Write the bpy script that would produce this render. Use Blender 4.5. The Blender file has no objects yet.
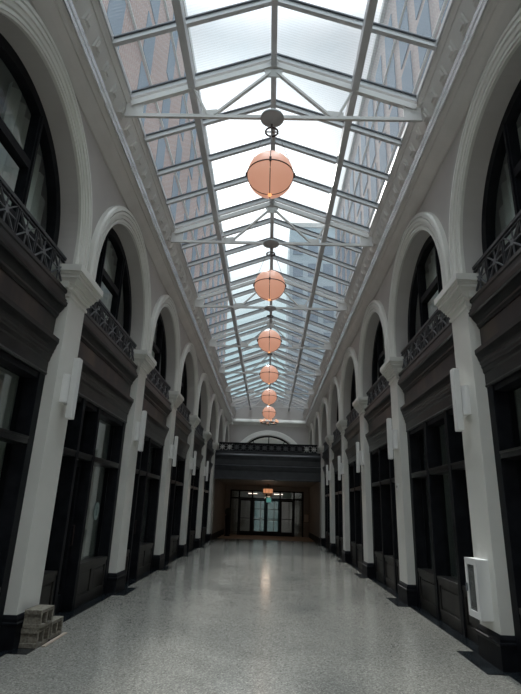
import bpy, bmesh, math, random
from mathutils import Vector, Matrix
random.seed(7)
PI = math.pi
scene = bpy.context.scene
COL = scene.collection

# ------------------------------------------------------------------ layout
P = 3.868                      # bay length along the hall
C0 = 6.54 - P                  # centre of pilaster 0
def pc(n): return C0 + P * n   # centre of pilaster n
YB, YE = -4.0, 33.3            # back wall, end wall
YV = 26.0                      # balcony front
WX = 2.73                      # wall plane
EAVE_X, EAVE_Z, RIDGE_Z = 2.30, 7.88, 8.75
T0 = 6.25                      # first truss

# ------------------------------------------------------------------ materials
def mat(name, color, rough=0.6, metal=0.0, spec=0.5):
    m = bpy.data.materials.new(name); m.use_nodes = True
    b = m.node_tree.nodes['Principled BSDF']
    b.inputs['Base Color'].default_value = (*color, 1)
    b.inputs['Roughness'].default_value = rough
    b.inputs['Metallic'].default_value = metal
    b.inputs['Specular IOR Level'].default_value = spec
    return m
def noisy(name, c1, c2, scale, rough=0.6, detail=6, lo=0.35, hi=0.65, bump=0.0, stretch=(1, 1, 1), spec=0.5, r2=None):
    m = mat(name, c1, rough, spec=spec); nt = m.node_tree; N = nt.nodes; L = nt.links
    b = N['Principled BSDF']
    tc = N.new('ShaderNodeTexCoord'); mp = N.new('ShaderNodeMapping'); mp.inputs['Scale'].default_value = stretch
    no = N.new('ShaderNodeTexNoise'); no.inputs['Scale'].default_value = scale; no.inputs['Detail'].default_value = detail
    cr = N.new('ShaderNodeValToRGB'); cr.color_ramp.elements[0].position = lo; cr.color_ramp.elements[1].position = hi
    cr.color_ramp.elements[0].color = (*c1, 1); cr.color_ramp.elements[1].color = (*c2, 1)
    geo = N.new('ShaderNodeNewGeometry'); L.new(geo.outputs['Position'], mp.inputs[0]); L.new(mp.outputs[0], no.inputs['Vector'])
    L.new(no.outputs['Fac'], cr.inputs[0]); L.new(cr.outputs[0], b.inputs['Base Color'])
    if r2 is not None:
        mr = N.new('ShaderNodeMapRange'); mr.inputs['From Min'].default_value = lo; mr.inputs['From Max'].default_value = hi
        mr.inputs['To Min'].default_value = rough; mr.inputs['To Max'].default_value = r2
        L.new(no.outputs['Fac'], mr.inputs[0]); L.new(mr.outputs[0], b.inputs['Roughness'])
    if bump:
        bp = N.new('ShaderNodeBump'); bp.inputs['Strength'].default_value = bump; bp.inputs['Distance'].default_value = 0.01
        L.new(no.outputs['Fac'], bp.inputs['Height']); L.new(bp.outputs[0], b.inputs['Normal'])
    return m

M_WALL = noisy('wall_paint', (0.50, 0.475, 0.455), (0.54, 0.515, 0.49), 1.5, 0.65)
M_TRIM = noisy('trim_paint', (0.73, 0.725, 0.675), (0.78, 0.775, 0.725), 2.0, 0.34)
M_COVE = noisy('cornice_paint', (0.64, 0.62, 0.59), (0.70, 0.68, 0.65), 2.0, 0.35)
M_GLOSS = mat('polished_metal_moulding', (0.90, 0.91, 0.92), 0.22, 0.85)
M_WHITE = mat('white_enamel', (0.80, 0.80, 0.78), 0.3)
M_BLACK = noisy('black_woodwork', (0.005, 0.006, 0.008), (0.012, 0.013, 0.016), 6, 0.50, spec=0.12)
M_PANEL = noisy('panel_woodwork', (0.016, 0.015, 0.014), (0.034, 0.031, 0.027), 5, 0.40, spec=0.3)
M_FRIEZE = noisy('patinated_frieze', (0.010, 0.011, 0.013), (0.095, 0.062, 0.042), 1.1, 0.38, detail=9, lo=0.47, hi=0.74, stretch=(1, 1.6, .5), spec=0.5)
M_ENT = noisy('entablature_woodwork', (0.007, 0.008, 0.010), (0.024, 0.024, 0.024), 2.4, 0.32, spec=0.32, stretch=(1, 1, 3))
M_IRON = noisy('railing_iron', (0.020, 0.022, 0.026), (0.045, 0.048, 0.054), 14, 0.40, spec=0.5)
M_STAR = mat('grey_iron', (0.13, 0.135, 0.145), 0.42)
M_SLATE = noisy('black_slate', (0.006, 0.008, 0.010), (0.022, 0.027, 0.031), 5, 0.16)
M_STEEL = mat('roof_steel', (0.66, 0.65, 0.63), 0.4)
M_BAR = mat('glazing_bar_paint', (0.60, 0.60, 0.61), 0.4)
M_GASKET = mat('dark_gasket', (0.13, 0.14, 0.16), 0.5)
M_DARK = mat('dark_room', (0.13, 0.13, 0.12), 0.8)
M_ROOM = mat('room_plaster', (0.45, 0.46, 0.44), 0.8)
M_VEST = noisy('vestibule_wall', (0.20, 0.18, 0.155), (0.24, 0.21, 0.18), 1.4, 0.7)
M_TAN = noisy('tan_stone', (0.38, 0.28, 0.20), (0.46, 0.35, 0.25), 4, 0.6)
M_CURT = noisy('curtain_fabric', (0.66, 0.71, 0.67), (0.78, 0.82, 0.78), 8, 0.85, stretch=(1, 1, .1))
M_BLOCK = noisy('concrete_block', (0.15, 0.135, 0.105), (0.27, 0.245, 0.20), 38, 0.95, bump=0.5)
M_BRONZE = mat('dark_bronze', (0.045, 0.032, 0.03), 0.4, 0.6)
M_CANOPY = mat('canopy_metal', (0.46, 0.49, 0.51), 0.45, 0.0)
M_CABLE = mat('cable', (0.20, 0.19, 0.19), 0.5)
M_BLOTCH = mat('stainless', (0.5, 0.5, 0.5), 0.3, 1.0)
M_PAPER = mat('notice_paper', (0.42, 0.34, 0.27), 0.8)
M_LEAF = mat('wreath_leaves', (0.02, 0.03, 0.022), 0.8)

def emit(name, color, strength, base=None):
    m = mat(name, base or color, 0.35); b = m.node_tree.nodes['Principled BSDF']
    b.inputs['Emission Color'].default_value = (*color, 1); b.inputs['Emission Strength'].default_value = strength
    return m
M_GLOBE = emit('peach_glass_globe', (1.0, 0.46, 0.30), 0.47, (0.52, 0.38, 0.31))
M_LANTERN = emit('lantern_glow', (1.0, 0.42, 0.20), 0.55, (0.3, 0.2, 0.15))
M_CHAND = emit('chandelier_glow', (1.0, 0.55, 0.35), 0.9, (0.3, 0.2, 0.15))
M_TEAL = emit('teal_sign_glow', (0.10, 0.55, 0.50), 0.32, (0.02, 0.1, 0.1))
M_BULB = emit('warm_finial_glow', (1.0, 0.45, 0.18), 1.2)

def glass(name, tint=(0.93, 0.96, 0.97), ior=1.5, gmul=1.0, rough=0.0, hatch=False):
    m = bpy.data.materials.new(name); m.use_nodes = True; nt = m.node_tree; N = nt.nodes; L = nt.links
    N.clear(); out = N.new('ShaderNodeOutputMaterial'); mix = N.new('ShaderNodeMixShader')
    tr = N.new('ShaderNodeBsdfTransparent'); tr.inputs[0].default_value = (*tint, 1)
    gl = N.new('ShaderNodeBsdfGlossy'); gl.inputs['Roughness'].default_value = rough; gl.inputs[0].default_value = (0.95, 0.97, 1, 1)
    fr = N.new('ShaderNodeFresnel'); ge = N.new('ShaderNodeNewGeometry'); im = N.new('ShaderNodeMix')
    im.inputs[2].default_value = ior; im.inputs[3].default_value = 1 / ior      # a thin pane reflects alike from both sides
    L.new(ge.outputs['Backfacing'], im.inputs[0]); L.new(im.outputs[0], fr.inputs[0])
    mu = N.new('ShaderNodeMath'); mu.operation = 'MULTIPLY'; mu.inputs[1].default_value = gmul; mu.use_clamp = True
    L.new(fr.outputs[0], mu.inputs[0]); L.new(mu.outputs[0], mix.inputs[0])
    L.new(tr.outputs[0], mix.inputs[1]); L.new(gl.outputs[0], mix.inputs[2])
    last = mix
    if hatch:   # printed dot-line frit on the roof panes and a little dust: a pale diffuse film
        tc = N.new('ShaderNodeTexCoord'); wv = N.new('ShaderNodeTexWave'); wv.bands_direction = 'Y'
        wv.inputs['Scale'].default_value = 7.0; wv.inputs['Distortion'].default_value = 1.2; wv.inputs['Detail'].default_value = 3
        no = N.new('ShaderNodeTexNoise'); no.inputs['Scale'].default_value = 1.3; no.inputs['Detail'].default_value = 5
        mr = N.new('ShaderNodeMapRange'); mr.inputs['To Min'].default_value = 0.03; mr.inputs['To Max'].default_value = 0.16
        mm = N.new('ShaderNodeMath'); mm.operation = 'MULTIPLY'
        L.new(tc.outputs['Object'], wv.inputs['Vector']); L.new(tc.outputs['Object'], no.inputs['Vector'])
        L.new(wv.outputs['Fac'], mm.inputs[0]); L.new(no.outputs['Fac'], mm.inputs[1]); L.new(mm.outputs[0], mr.inputs[0])
        tl = N.new('ShaderNodeBsdfTranslucent'); tl.inputs[0].default_value = (0.75, 0.78, 0.80, 1)
        m2 = N.new('ShaderNodeMixShader'); L.new(mr.outputs[0], m2.inputs[0]); L.new(mix.outputs[0], m2.inputs[1]); L.new(tl.outputs[0], m2.inputs[2])
        last = m2
    L.new(last.outputs[0], out.inputs[0]); return m
M_ROOFGLASS = glass('roof_glass', (0.93, 0.96, 0.98), 1.45, 0.6, hatch=True)
M_GLASS = glass('window_glass', (0.88, 0.92, 0.90), 1.5, 1.1)
M_SHOPGLASS = glass('shop_glass', (0.85, 0.89, 0.87), 1.5, 1.8)

def floor_mat():
    m = mat('terrazzo', (0.3, 0.3, 0.3), 0.3); nt = m.node_tree; N = nt.nodes; L = nt.links; b = N['Principled BSDF']
    tc = N.new('ShaderNodeTexCoord')
    v = N.new('ShaderNodeTexVoronoi'); v.inputs['Scale'].default_value = 72
    cr = N.new('ShaderNodeValToRGB'); e = cr.color_ramp.elements
    e[0].position = 0.0; e[0].color = (0.105, 0.102, 0.088, 1); e[1].position = 1.0; e[1].color = (0.46, 0.445, 0.395, 1)
    x = cr.color_ramp.elements.new(0.22); x.color = (0.21, 0.205, 0.182, 1)
    x = cr.color_ramp.elements.new(0.60); x.color = (0.278, 0.27, 0.24, 1)
    n1 = N.new('ShaderNodeTexNoise'); n1.inputs['Scale'].default_value = 0.9; n1.inputs['Detail'].default_value = 5
    mr = N.new('ShaderNodeMapRange'); mr.inputs['From Min'].default_value = 0.3; mr.inputs['From Max'].default_value = 0.7
    mr.inputs['To Min'].default_value = 0.97; mr.inputs['To Max'].default_value = 1.03
    mx = N.new('ShaderNodeMix'); mx.data_type = 'RGBA'; mx.blend_type = 'MULTIPLY'; mx.inputs[0].default_value = 1
    v.inputs['Randomness'].default_value = 1
    L.new(tc.outputs['Object'], v.inputs['Vector']); L.new(tc.outputs['Object'], n1.inputs['Vector'])
    L.new(v.outputs['Color'], cr.inputs[0]); L.new(n1.outputs['Fac'], mr.inputs[0])
    L.new(cr.outputs[0], mx.inputs[6]); L.new(mr.outputs[0], mx.inputs[7])
    L.new(mx.outputs[2], b.inputs['Base Color'])
    r = N.new('ShaderNodeMapRange'); r.inputs['From Min'].default_value = 0.3; r.inputs['From Max'].default_value = 0.7
    r.inputs['To Min'].default_value = 0.13; r.inputs['To Max'].default_value = 0.20
    n2 = N.new('ShaderNodeTexNoise'); n2.inputs['Scale'].default_value = 3.0; n2.inputs['Detail'].default_value = 6
    L.new(tc.outputs['Object'], n2.inputs['Vector']); L.new(n2.outputs['Fac'], r.inputs[0]); L.new(r.outputs[0], b.inputs['Roughness'])
    return m
M_FLOOR = floor_mat()
def brick_mat(name, c1, c2, mortar):
    m = mat(name, c1, 0.9); nt = m.node_tree; N = nt.nodes; L = nt.links; b = N['Principled BSDF']
    tc = N.new('ShaderNodeTexCoord'); mp = N.new('ShaderNodeMapping'); mp.inputs['Rotation'].default_value = (PI/2, 0, PI/2)
    sx = N.new('ShaderNodeSeparateXYZ'); cb = N.new('ShaderNodeCombineXYZ'); ad = N.new('ShaderNodeMath'); ad.operation = 'ADD'
    br = N.new('ShaderNodeTexBrick'); br.inputs['Scale'].default_value = 1.0
    br.inputs['Color1'].default_value = (*c1, 1); br.inputs['Color2'].default_value = (*c2, 1); br.inputs['Mortar'].default_value = (*mortar, 1)
    br.inputs['Brick Width'].default_value = 0.55; br.inputs['Row Height'].default_value = 0.22; br.inputs['Mortar Size'].default_value = 0.03
    L.new(tc.outputs['Object'], sx.inputs[0]); L.new(sx.outputs['X'], ad.inputs[0]); L.new(sx.outputs['Y'], ad.inputs[1])
    L.new(ad.outputs[0], cb.inputs['X']); L.new(sx.outputs['Z'], cb.inputs['Y']); L.new(cb.outputs[0], br.inputs['Vector'])
    L.new(br.outputs['Color'], b.inputs['Base Color']); return m
M_BRICK = brick_mat('red_brick', (0.44, 0.27, 0.23), (0.38, 0.23, 0.20), (0.50, 0.40, 0.36))
M_BRICK2 = brick_mat('greyish_brick', (0.42, 0.32, 0.30), (0.37, 0.29, 0.275), (0.47, 0.42, 0.40))
M_SILL = mat('pale_stone_course', (0.62, 0.60, 0.58), 0.8)
M_BWIN = mat('blue_window_glass', (0.22, 0.28, 0.35), 0.85, 0.0, 0.05)
M_TOWER = mat('blue_grey_cladding', (0.42, 0.50, 0.55), 0.7)

# ------------------------------------------------------------------ mesh helpers
def NB(): return bmesh.new()
def box(bm, x0, x1, y0, y1, z0, z1):
    xs, ys, zs = sorted((x0, x1)), sorted((y0, y1)), sorted((z0, z1))
    v = [bm.verts.new((x, y, z)) for x in xs for y in ys for z in zs]
    for f in ((0, 1, 3, 2), (4, 6, 7, 5), (0, 4, 5, 1), (2, 3, 7, 6), (0, 2, 6, 4), (1, 5, 7, 3)): bm.faces.new([v[i] for i in f])
    return bm
def obox(bm, p0, p1, w, h, up=(0, 0, 1)):
    """bar of width w, height h between two points"""
    p0, p1 = Vector(p0), Vector(p1); d = (p1 - p0).normalized(); u = Vector(up)
    s = d.cross(u).normalized(); u = s.cross(d).normalized(); vs = []
    for p in (p0, p1):
        for a, b in ((-1, -1), (1, -1), (1, 1), (-1, 1)): vs.append(bm.verts.new(p + s * a * w / 2 + u * b * h / 2))
    for i in range(4): bm.faces.new([vs[i], vs[(i + 1) % 4], vs[4 + (i + 1) % 4], vs[4 + i]])
    bm.faces.new(vs[3::-1]); bm.faces.new(vs[4:]); return bm
def prism(bm, pts, y0, y1, s=1):
    """closed (x,z) outline extruded along Y; x mirrored by s"""
    a = [bm.verts.new((x * s, y0, z)) for x, z in pts]; b = [bm.verts.new((x * s, y1, z)) for x, z in pts]; n = len(pts)
    for i in range(n): bm.faces.new([a[i], a[(i + 1) % n], b[(i + 1) % n], b[i]])
    bm.faces.new(a); bm.faces.new(b[::-1]); return bm
def tube(bm, pts, r, seg=8, closed=False):
    pts = [Vector(p) for p in pts]; rings = []; n = len(pts)
    for i, p in enumerate(pts):
        if closed: d = pts[(i + 1) % n] - pts[i - 1]
        else: d = pts[min(i + 1, n - 1)] - pts[max(i - 1, 0)]
        d.normalize(); a = d.orthogonal().normalized() if abs(d.z) > .95 else d.cross(Vector((0, 0, 1))).normalized(); b = d.cross(a)
        rings.append([bm.verts.new(p + r * (a * math.cos(2 * PI * k / seg) + b * math.sin(2 * PI * k / seg))) for k in range(seg)])
    m = n if closed else n - 1
    for i in range(m):
        A, B = rings[i], rings[(i + 1) % n]
        for k in range(seg): bm.faces.new([A[k], A[(k + 1) % seg], B[(k + 1) % seg], B[k]])
    if not closed: bm.faces.new(rings[0]); bm.faces.new(rings[-1])
    return bm
def lathe(bm, prof, seg=32, c=(0, 0, 0)):
    rings = []
    for r, z in prof:
        if r < 1e-5: rings.append([bm.verts.new((c[0], c[1], c[2] + z))])
        else: rings.append([bm.verts.new((c[0] + r * math.cos(2 * PI * k / seg), c[1] + r * math.sin(2 * PI * k / seg), c[2] + z)) for k in range(seg)])
    for A, B in zip(rings, rings[1:]):
        for k in range(seg):
            k2 = (k + 1) % seg
            if len(A) == 1 and len(B) == 1: continue
            if len(A) == 1: bm.faces.new([A[0], B[k], B[k2]])
            elif len(B) == 1: bm.faces.new([A[k], A[k2], B[0]])
            else: bm.faces.new([A[k], A[k2], B[k2], B[k]])
    return bm
def rings_rect(bm, rings):
    """stack of rectangles (x0,x1,y0,y1,z) joined"""
    R = [[bm.verts.new(q) for q in ((x0, y0, z), (x1, y0, z), (x1, y1, z), (x0, y1, z))] for x0, x1, y0, y1, z in rings]
    for A, B in zip(R, R[1:]):
        for k in range(4): bm.faces.new([A[k], A[(k + 1) % 4], B[(k + 1) % 4], B[k]])
    bm.faces.new(R[0]); bm.faces.new(R[-1]); return bm
def obj(name, bm, m, parent=None, smooth=False, bevel=0, loc=None):
    bmesh.ops.remove_doubles(bm, verts=bm.verts, dist=1e-6)
    bmesh.ops.recalc_face_normals(bm, faces=bm.faces)
    me = bpy.data.meshes.new(name); bm.to_mesh(me); bm.free(); me.materials.append(m)
    if smooth:
        for p in me.polygons: p.use_smooth = True
    o = bpy.data.objects.new(name, me); COL.objects.link(o)
    if parent: o.parent = parent
    if loc: o.location = loc
    if bevel:
        b = o.modifiers.new('bevel', 'BEVEL'); b.width = bevel; b.segments = 2; b.limit_method = 'ANGLE'
    return o
def thing(name, label, cat, loc=(0, 0, 0), group=None, rz=0):
    o = bpy.data.objects.new(name, None); COL.objects.link(o); o.location = loc; o.rotation_euler = (0, 0, rz)
    o.empty_display_size = .1; return tag(o, label, cat, group)
def tag(o, label, cat, group=None):
    o['label'] = label; o['category'] = cat
    if group: o['group'] = group
    return o
def struct(o, label=None):
    o['kind'] = 'structure'
    if label: o['label'] = label
    return o
def kids(o): return [c for c in bpy.data.objects if c.parent == o]
def copy_tree(o, parent=None):
    c = o.copy(); COL.objects.link(c)
    if parent: c.parent = parent
    for k in kids(o): copy_tree(k, c)
    return c
ORD = ['', 'first', 'second', 'third', 'fourth', 'fifth', 'sixth', 'seventh', 'eighth']

# ------------------------------------------------------------------ floor
f = obj('floor', box(NB(), -5, 5, YB - .2, 40, -0.2, 0), M_FLOOR); struct(f, 'pale speckled terrazzo floor of the arcade')
for s, nm in ((-1, 'trim_1'), (1, 'trim_2')):
    bm = NB(); box(bm, s * 2.71, s * 3.2, YB, 26.6, 0, 0.006)
    for n in range(0, 7): box(bm, s * 2.49, s * 2.72, pc(n) - .42, pc(n) + .50, 0, 0.0055)
    o = obj(nm, bm, M_SLATE); struct(o, 'black slate floor border stepping out at each pilaster')
o = obj('trim_3', box(NB(), -2.69, 2.69, 28.8, 33.25, 0, 0.006), M_TAN); struct(o, 'tan stone floor strip before the entrance doors')

# ------------------------------------------------------------------ upper arcade walls
RI, RO, SPR = 1.55, 1.86, 5.05       # arch radii, springing height
WTOP, WBOT = 7.0, 4.73
def arch_pts(r, zb, n=40):
    return [(-r, zb)] + [(-r * math.cos(PI * k / n), SPR + r * math.sin(PI * k / n)) for k in range(n + 1)] + [(r, zb)]
for s, nm in ((-1, 'wall_left'), (1, 'wall_right')):
    bm = NB()
    for n in range(0, 8):
        yc = pc(n) + P / 2; ap = arch_pts(RI, WBOT)
        ya, yb = pc(n), min(pc(n + 1), YE)
        X0, X1 = s * WX, s * 3.12
        top = [(max(min(y + yc, yb), ya), WTOP) for y, z in ap]
        for X in (X0, X1):
            lo = [bm.verts.new((X, y + yc, z)) for y, z in ap]; up = [bm.verts.new((X, y, z)) for y, z in top]
            for i in range(1, len(ap) - 2): bm.faces.new([lo[i], lo[i + 1], up[i + 1], up[i]])
            # jamb piers beside the opening
            for (e0, e1, i) in ((ya, yc - RI, 1), (yc + RI, yb, -2)):
                q = [bm.verts.new(p) for p in ((X, e0, WBOT), (X, e1, WBOT), (X, e1, SPR), (X, e1, WTOP), (X, e0, WTOP))]
                bm.faces.new(q)
        A = [bm.verts.new((X0, y + yc, z)) for y, z in ap]; B = [bm.verts.new((X1, y + yc, z)) for y, z in ap]
        for i in range(len(ap) - 1): bm.faces.new([A[i], A[i + 1], B[i + 1], B[i]])
    # plain near wall behind the camera, lower wall there
    box(bm, s * WX, s * 3.12, YB, pc(0), 4.73, WTOP)
    struct(obj('wall_%s_rear' % ('left' if s < 0 else 'right'), box(NB(), s * WX, s * 3.12, YB, pc(0) - .29, 0, 4.73), M_WALL), 'plain stretch of wall behind the viewpoint')
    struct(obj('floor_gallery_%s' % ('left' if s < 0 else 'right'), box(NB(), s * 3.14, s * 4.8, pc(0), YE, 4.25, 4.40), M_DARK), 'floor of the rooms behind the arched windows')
    bm2 = NB()
    for n in range(0, 7): box(bm2, s * 3.16, s * 3.62, pc(n) - .46, pc(n) + .46, 0, 3.42)
    struct(obj('wall_%s_piers' % ('left' if s < 0 else 'right'), bm2, M_TRIM), 'pale backs of the pilasters inside the shops')
    o = obj(nm, bm, M_WALL); struct(o, 'warm grey plaster wall pierced by a row of round arches')
    # archivolts
    prof = [(RI, WX), (RI, 2.69), (1.575, 2.685), (1.58, 2.668), (1.615, 2.666), (1.62, 2.692), (1.642, 2.692), (1.647, 2.662), (1.70, 2.656), (1.705, 2.636), (1.75, 2.632), (1.755, 2.660), (1.773, 2.660), (1.778, 2.628), (1.83, 2.632), (RO, 2.66), (RO, WX)]
    a0 = None
    for n in range(0, 8):
        if a0 is None:
            bm = NB(); rows = []
            for r, x in prof:
                rows.append([bm.verts.new((s * x, y, z)) for y, z in arch_pts(r, 4.725, 48)])
            for A, B in zip(rows, rows[1:]):
                for i in range(len(A) - 1): bm.faces.new([A[i], A[i + 1], B[i + 1], B[i]])
            a0 = o = obj('arch_trim', bm, M_TRIM, smooth=True)
            es = o.modifiers.new('es', 'EDGE_SPLIT'); es.split_angle = math.radians(30)
        else:
            o = a0.copy(); COL.objects.link(o)
        o.name = 'trim_%d' % ((4 if s < 0 else 12) + n)
        o.location = (0, pc(n) + P / 2, 0); struct(o, 'white moulded arch surround above the shopfronts')

# end wall with lunette opening, back wall
LZ, LR = 4.07, 2.20
bm = NB(); K = 48
arc = [(-LR * math.cos(PI * k / K), LZ + LR * math.sin(PI * k / K)) for k in range(K + 1)]
for Y in (YE, YE + .3):
    lo = [bm.verts.new((x, Y, z)) for x, z in arc]; up = [bm.verts.new((x, Y, 8.9)) for x, z in arc]
    for i in range(K): bm.faces.new([lo[i], lo[i + 1], up[i + 1], up[i]])
    for a, b in ((-3.1, -LR), (LR, 3.1)):
        bm.faces.new([bm.verts.new(q) for q in ((a, Y, LZ), (b, Y, LZ), (b, Y, 8.9), (a, Y, 8.9))])
A = [bm.verts.new((x, YE, z)) for x, z in arc]; B = [bm.verts.new((x, YE + .3, z)) for x, z in arc]
for i in range(K): bm.faces.new([A[i], A[i + 1], B[i + 1], B[i]])
o = obj('wall_end', bm, M_WALL); struct(o, 'grey end wall above the balcony with a half-round window')
bm = NB(); rows = []
for r, y in ((LR, YE), (LR, YE - .05), (LR + .1, YE - .06), (LR + .14, YE - .04), (LR + .3, YE - .08), (LR + .36, YE - .02), (LR + .36, YE)):
    rows.append([bm.verts.new((-r * math.cos(PI * k / K), y, LZ + r * math.sin(PI * k / K))) for k in range(K + 1)])
for A, B in zip(rows, rows[1:]):
    for i in range(K): bm.faces.new([A[i], A[i + 1], B[i + 1], B[i]])
struct(obj('trim_20', bm, M_TRIM, smooth=True), 'white arched surround of the half-round end window')
o = obj('wall_back', box(NB(), -3.1, 3.1, YB - .2, YB, 0, 8.9), M_WALL); struct(o, 'plain wall behind the viewpoint')

# lunette window
w = struct(obj('window_lunette', (lambda bm: (tube(bm, [(-LR * .985 * math.cos(PI * k / K), YE + .14, LZ + LR * .985 * math.sin(PI * k / K)) for k in range(K + 1)], .06, 6), bm)[1])(NB()), M_BLACK), 'half-round window with dark radial glazing bars in the end wall')
w.name = 'window_17'
bm = NB(); c = bm.verts.new((0, YE + .15, LZ)); ar = [bm.verts.new((-LR * math.cos(PI * k / K), YE + .15, LZ + LR * math.sin(PI * k / K))) for k in range(K + 1)]
for i in range(K): bm.faces.new([c, ar[i], ar[i + 1]])
obj('pane', bm, M_GLASS, w)
for a in (30, 60, 90, 120, 150):
    obj('glazing_bar', obox(NB(), (0, YE + .14, LZ), (LR * math.cos(math.radians(a)), YE + .14, LZ + LR * math.sin(math.radians(a))), .06, .05, (0, 1, 0)), M_BLACK, w)
bm = NB(); tube(bm, [(-1.45 * math.cos(PI * k / K), YE + .14, LZ + 1.45 * math.sin(PI * k / K)) for k in range(K + 1)], .03, 6); obj('glazing_ring', bm, M_BLACK, w)
o = obj('wall_beyond_lunette', box(NB(), -3, 3, 35.2, 35.4, 3.0, 8.5), M_ROOM); o.name = 'wall_beyond'; struct(o, 'dim room behind the half-round window')

# ------------------------------------------------------------------ rooms behind the windows
for s, nm in ((-1, 'left'), (1, 'right')):
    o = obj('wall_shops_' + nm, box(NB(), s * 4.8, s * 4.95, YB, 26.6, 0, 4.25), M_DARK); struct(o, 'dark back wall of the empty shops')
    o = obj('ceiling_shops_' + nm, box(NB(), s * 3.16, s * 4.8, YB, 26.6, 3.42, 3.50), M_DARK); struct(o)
    o = obj('wall_rooms_' + nm, box(NB(), s * 4.8, s * 4.95, YB, YE, 4.25, 7.2), M_ROOM); struct(o, 'plain wall of the rooms behind the arched windows')
    o = obj('ceiling_rooms_' + nm, box(NB(), s * 2.74, s * 4.95, YB, YE, 7.0, 7.1), M_ROOM); struct(o)

# ------------------------------------------------------------------ cornice + coffered cove
def cornice(nm, s):
    bm = NB()
    pts = [(WX + .02, 6.93), (2.70, 6.93), (2.67, 6.955), (2.60, 7.02), (2.535, 7.10), (2.515, 7.10), (2.50, 7.125), (2.475, 7.145), (2.455, 7.15), (2.445, 7.175),
           (2.445, 7.215), (2.47, 7.22), (2.47, 7.245), (2.44, 7.25), (2.44, 7.32), (2.465, 7.335), (2.470, 7.375), (2.345, 7.70), (2.33, 7.70), (2.315, 7.73), (2.325, 7.76),
           (2.30, 7.79), (2.29, 7.87), (2.31, 7.90), (2.55, 7.90), (3.1, 7.2), (3.1, 6.95)]
    prism(bm, pts, YB, YE, s)
    d = Vector((-.125, 0, .325)).normalized(); nrm = Vector((-.325, 0, -.125)).normalized()
    y = YB + .2
    while y < YE - .2:
        # raised boss with a small square frame on the sloping cove
        cpt = Vector((2.408, y, 7.537)) + nrm * .002
        for (hw, hh, t) in ((.10, .10, .022), (.06, .06, .05)):
            vs = []
            for tt, k in ((0, 1.0), (t, .8)):
                for a, b in ((-1, -1), (1, -1), (1, 1), (-1, 1)):
                    q = cpt + Vector((0, 1, 0)) * a * hw * k + d * b * hh * k + nrm * tt
                    vs.append(bm.verts.new((q.x * s, q.y, q.z)))
            for i in range(4): bm.faces.new([vs[i], vs[(i + 1) % 4], vs[4 + (i + 1) % 4], vs[4 + i]])
            bm.faces.new(vs[4:]); bm.faces.new(vs[:4])
        y += P / 10
    o = obj(nm, bm, M_COVE)
    bm = NB(); prism(bm, [(2.446, 7.150), (2.430, 7.152), (2.426, 7.162), (2.426, 7.210), (2.446, 7.219)], YB, YE, s); prism(bm, [(2.441, 7.250), (2.420, 7.252), (2.416, 7.262), (2.416, 7.320), (2.441, 7.327)], YB, YE, s)
    obj('gloss_moulding', bm, M_GLOSS, o, smooth=False)
    return struct(o, 'white moulded cornice with a sloping band of small square bosses')
cornice('trim_21', -1); cornice('trim_22', 1)
bm = NB()
pe = [(YE, 6.93), (YE - .03, 6.95), (YE - .12, 7.06), (YE - .2, 7.12), (YE - .2, 7.2), (YE - .16, 7.25), (YE - .14, 7.3), (YE - .03, 7.36), (YE, 7.36)]
a = [bm.verts.new((-2.5, y, z)) for y, z in pe]; b = [bm.verts.new((2.5, y, z)) for y, z in pe]
for i in range(len(pe) - 1): bm.faces.new([a[i], a[i + 1], b[i + 1], b[i]])
x = -2.3
while x < 2.35:
    box(bm, x - .07, x + .07, YE - .215, YE - .19, 7.11, 7.21); x += .23
struct(obj('trim_23', bm, M_TRIM), 'moulded cornice with bosses across the end wall')

# ------------------------------------------------------------------ skylight
def rz(x): return RIDGE_Z - (RIDGE_Z - EAVE_Z) * abs(x) / EAVE_X
sk = thing('ceiling', 'pitched glass skylight roof over the whole hall', 'skylight'); struct(sk); del sk['category']
for s in (-1, 1):
    bm = NB(); v = [bm.verts.new(q) for q in ((0, YB, RIDGE_Z + .02), (s * EAVE_X, YB, EAVE_Z + .02), (s * EAVE_X, YE, EAVE_Z + .02), (0, YE, RIDGE_Z + .02))]
    bm.faces.new(v); obj('glazing', bm, M_ROOFGLASS, sk)
b0 = {}
for k in range(-10, 28):
    Y = T0 + P / 4 * k
    for s in (-1, 1):
        if s not in b0:
            bm = NB(); p0 = Vector((0, 0, RIDGE_Z)); p1 = Vector((s * (EAVE_X + .01), 0, rz(EAVE_X)))
            n = Vector((s * .353, 0, .936))
            obox(bm, p0 + n * -.075, p1 + n * -.075, .065, .05, n); obox(bm, p0 + n * -.03, p1 + n * -.03, .04, .05, n)
            b0[s] = obj('glazing_bar', bm, M_BAR, sk)
            bm = NB(); obox(bm, p0 + n * .0, p1 + n * .0, .10, .02, n)
            g = obj('gasket', bm, M_GASKET, b0[s]); b0[s].location = (0, Y, 0)
        else:
            c = copy_tree(b0[s], sk); c.location = (0, Y, 0)
for x in (-1.31, 1.31):
    obj('purlin', box(NB(), x - .055, x + .055, YB, YE, rz(x) - .27, rz(x) - .10), M_BAR, sk)
obj('ridge_beam', box(NB(), -.045, .045, YB, YE, RIDGE_Z - .27, RIDGE_Z - .06), M_BAR, sk)
for s in (-1, 1): obj('eave_beam', box(NB(), s * 2.27, s * 2.33, YB, YE, EAVE_Z - .06, EAVE_Z + .03), M_BAR, sk)

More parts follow.
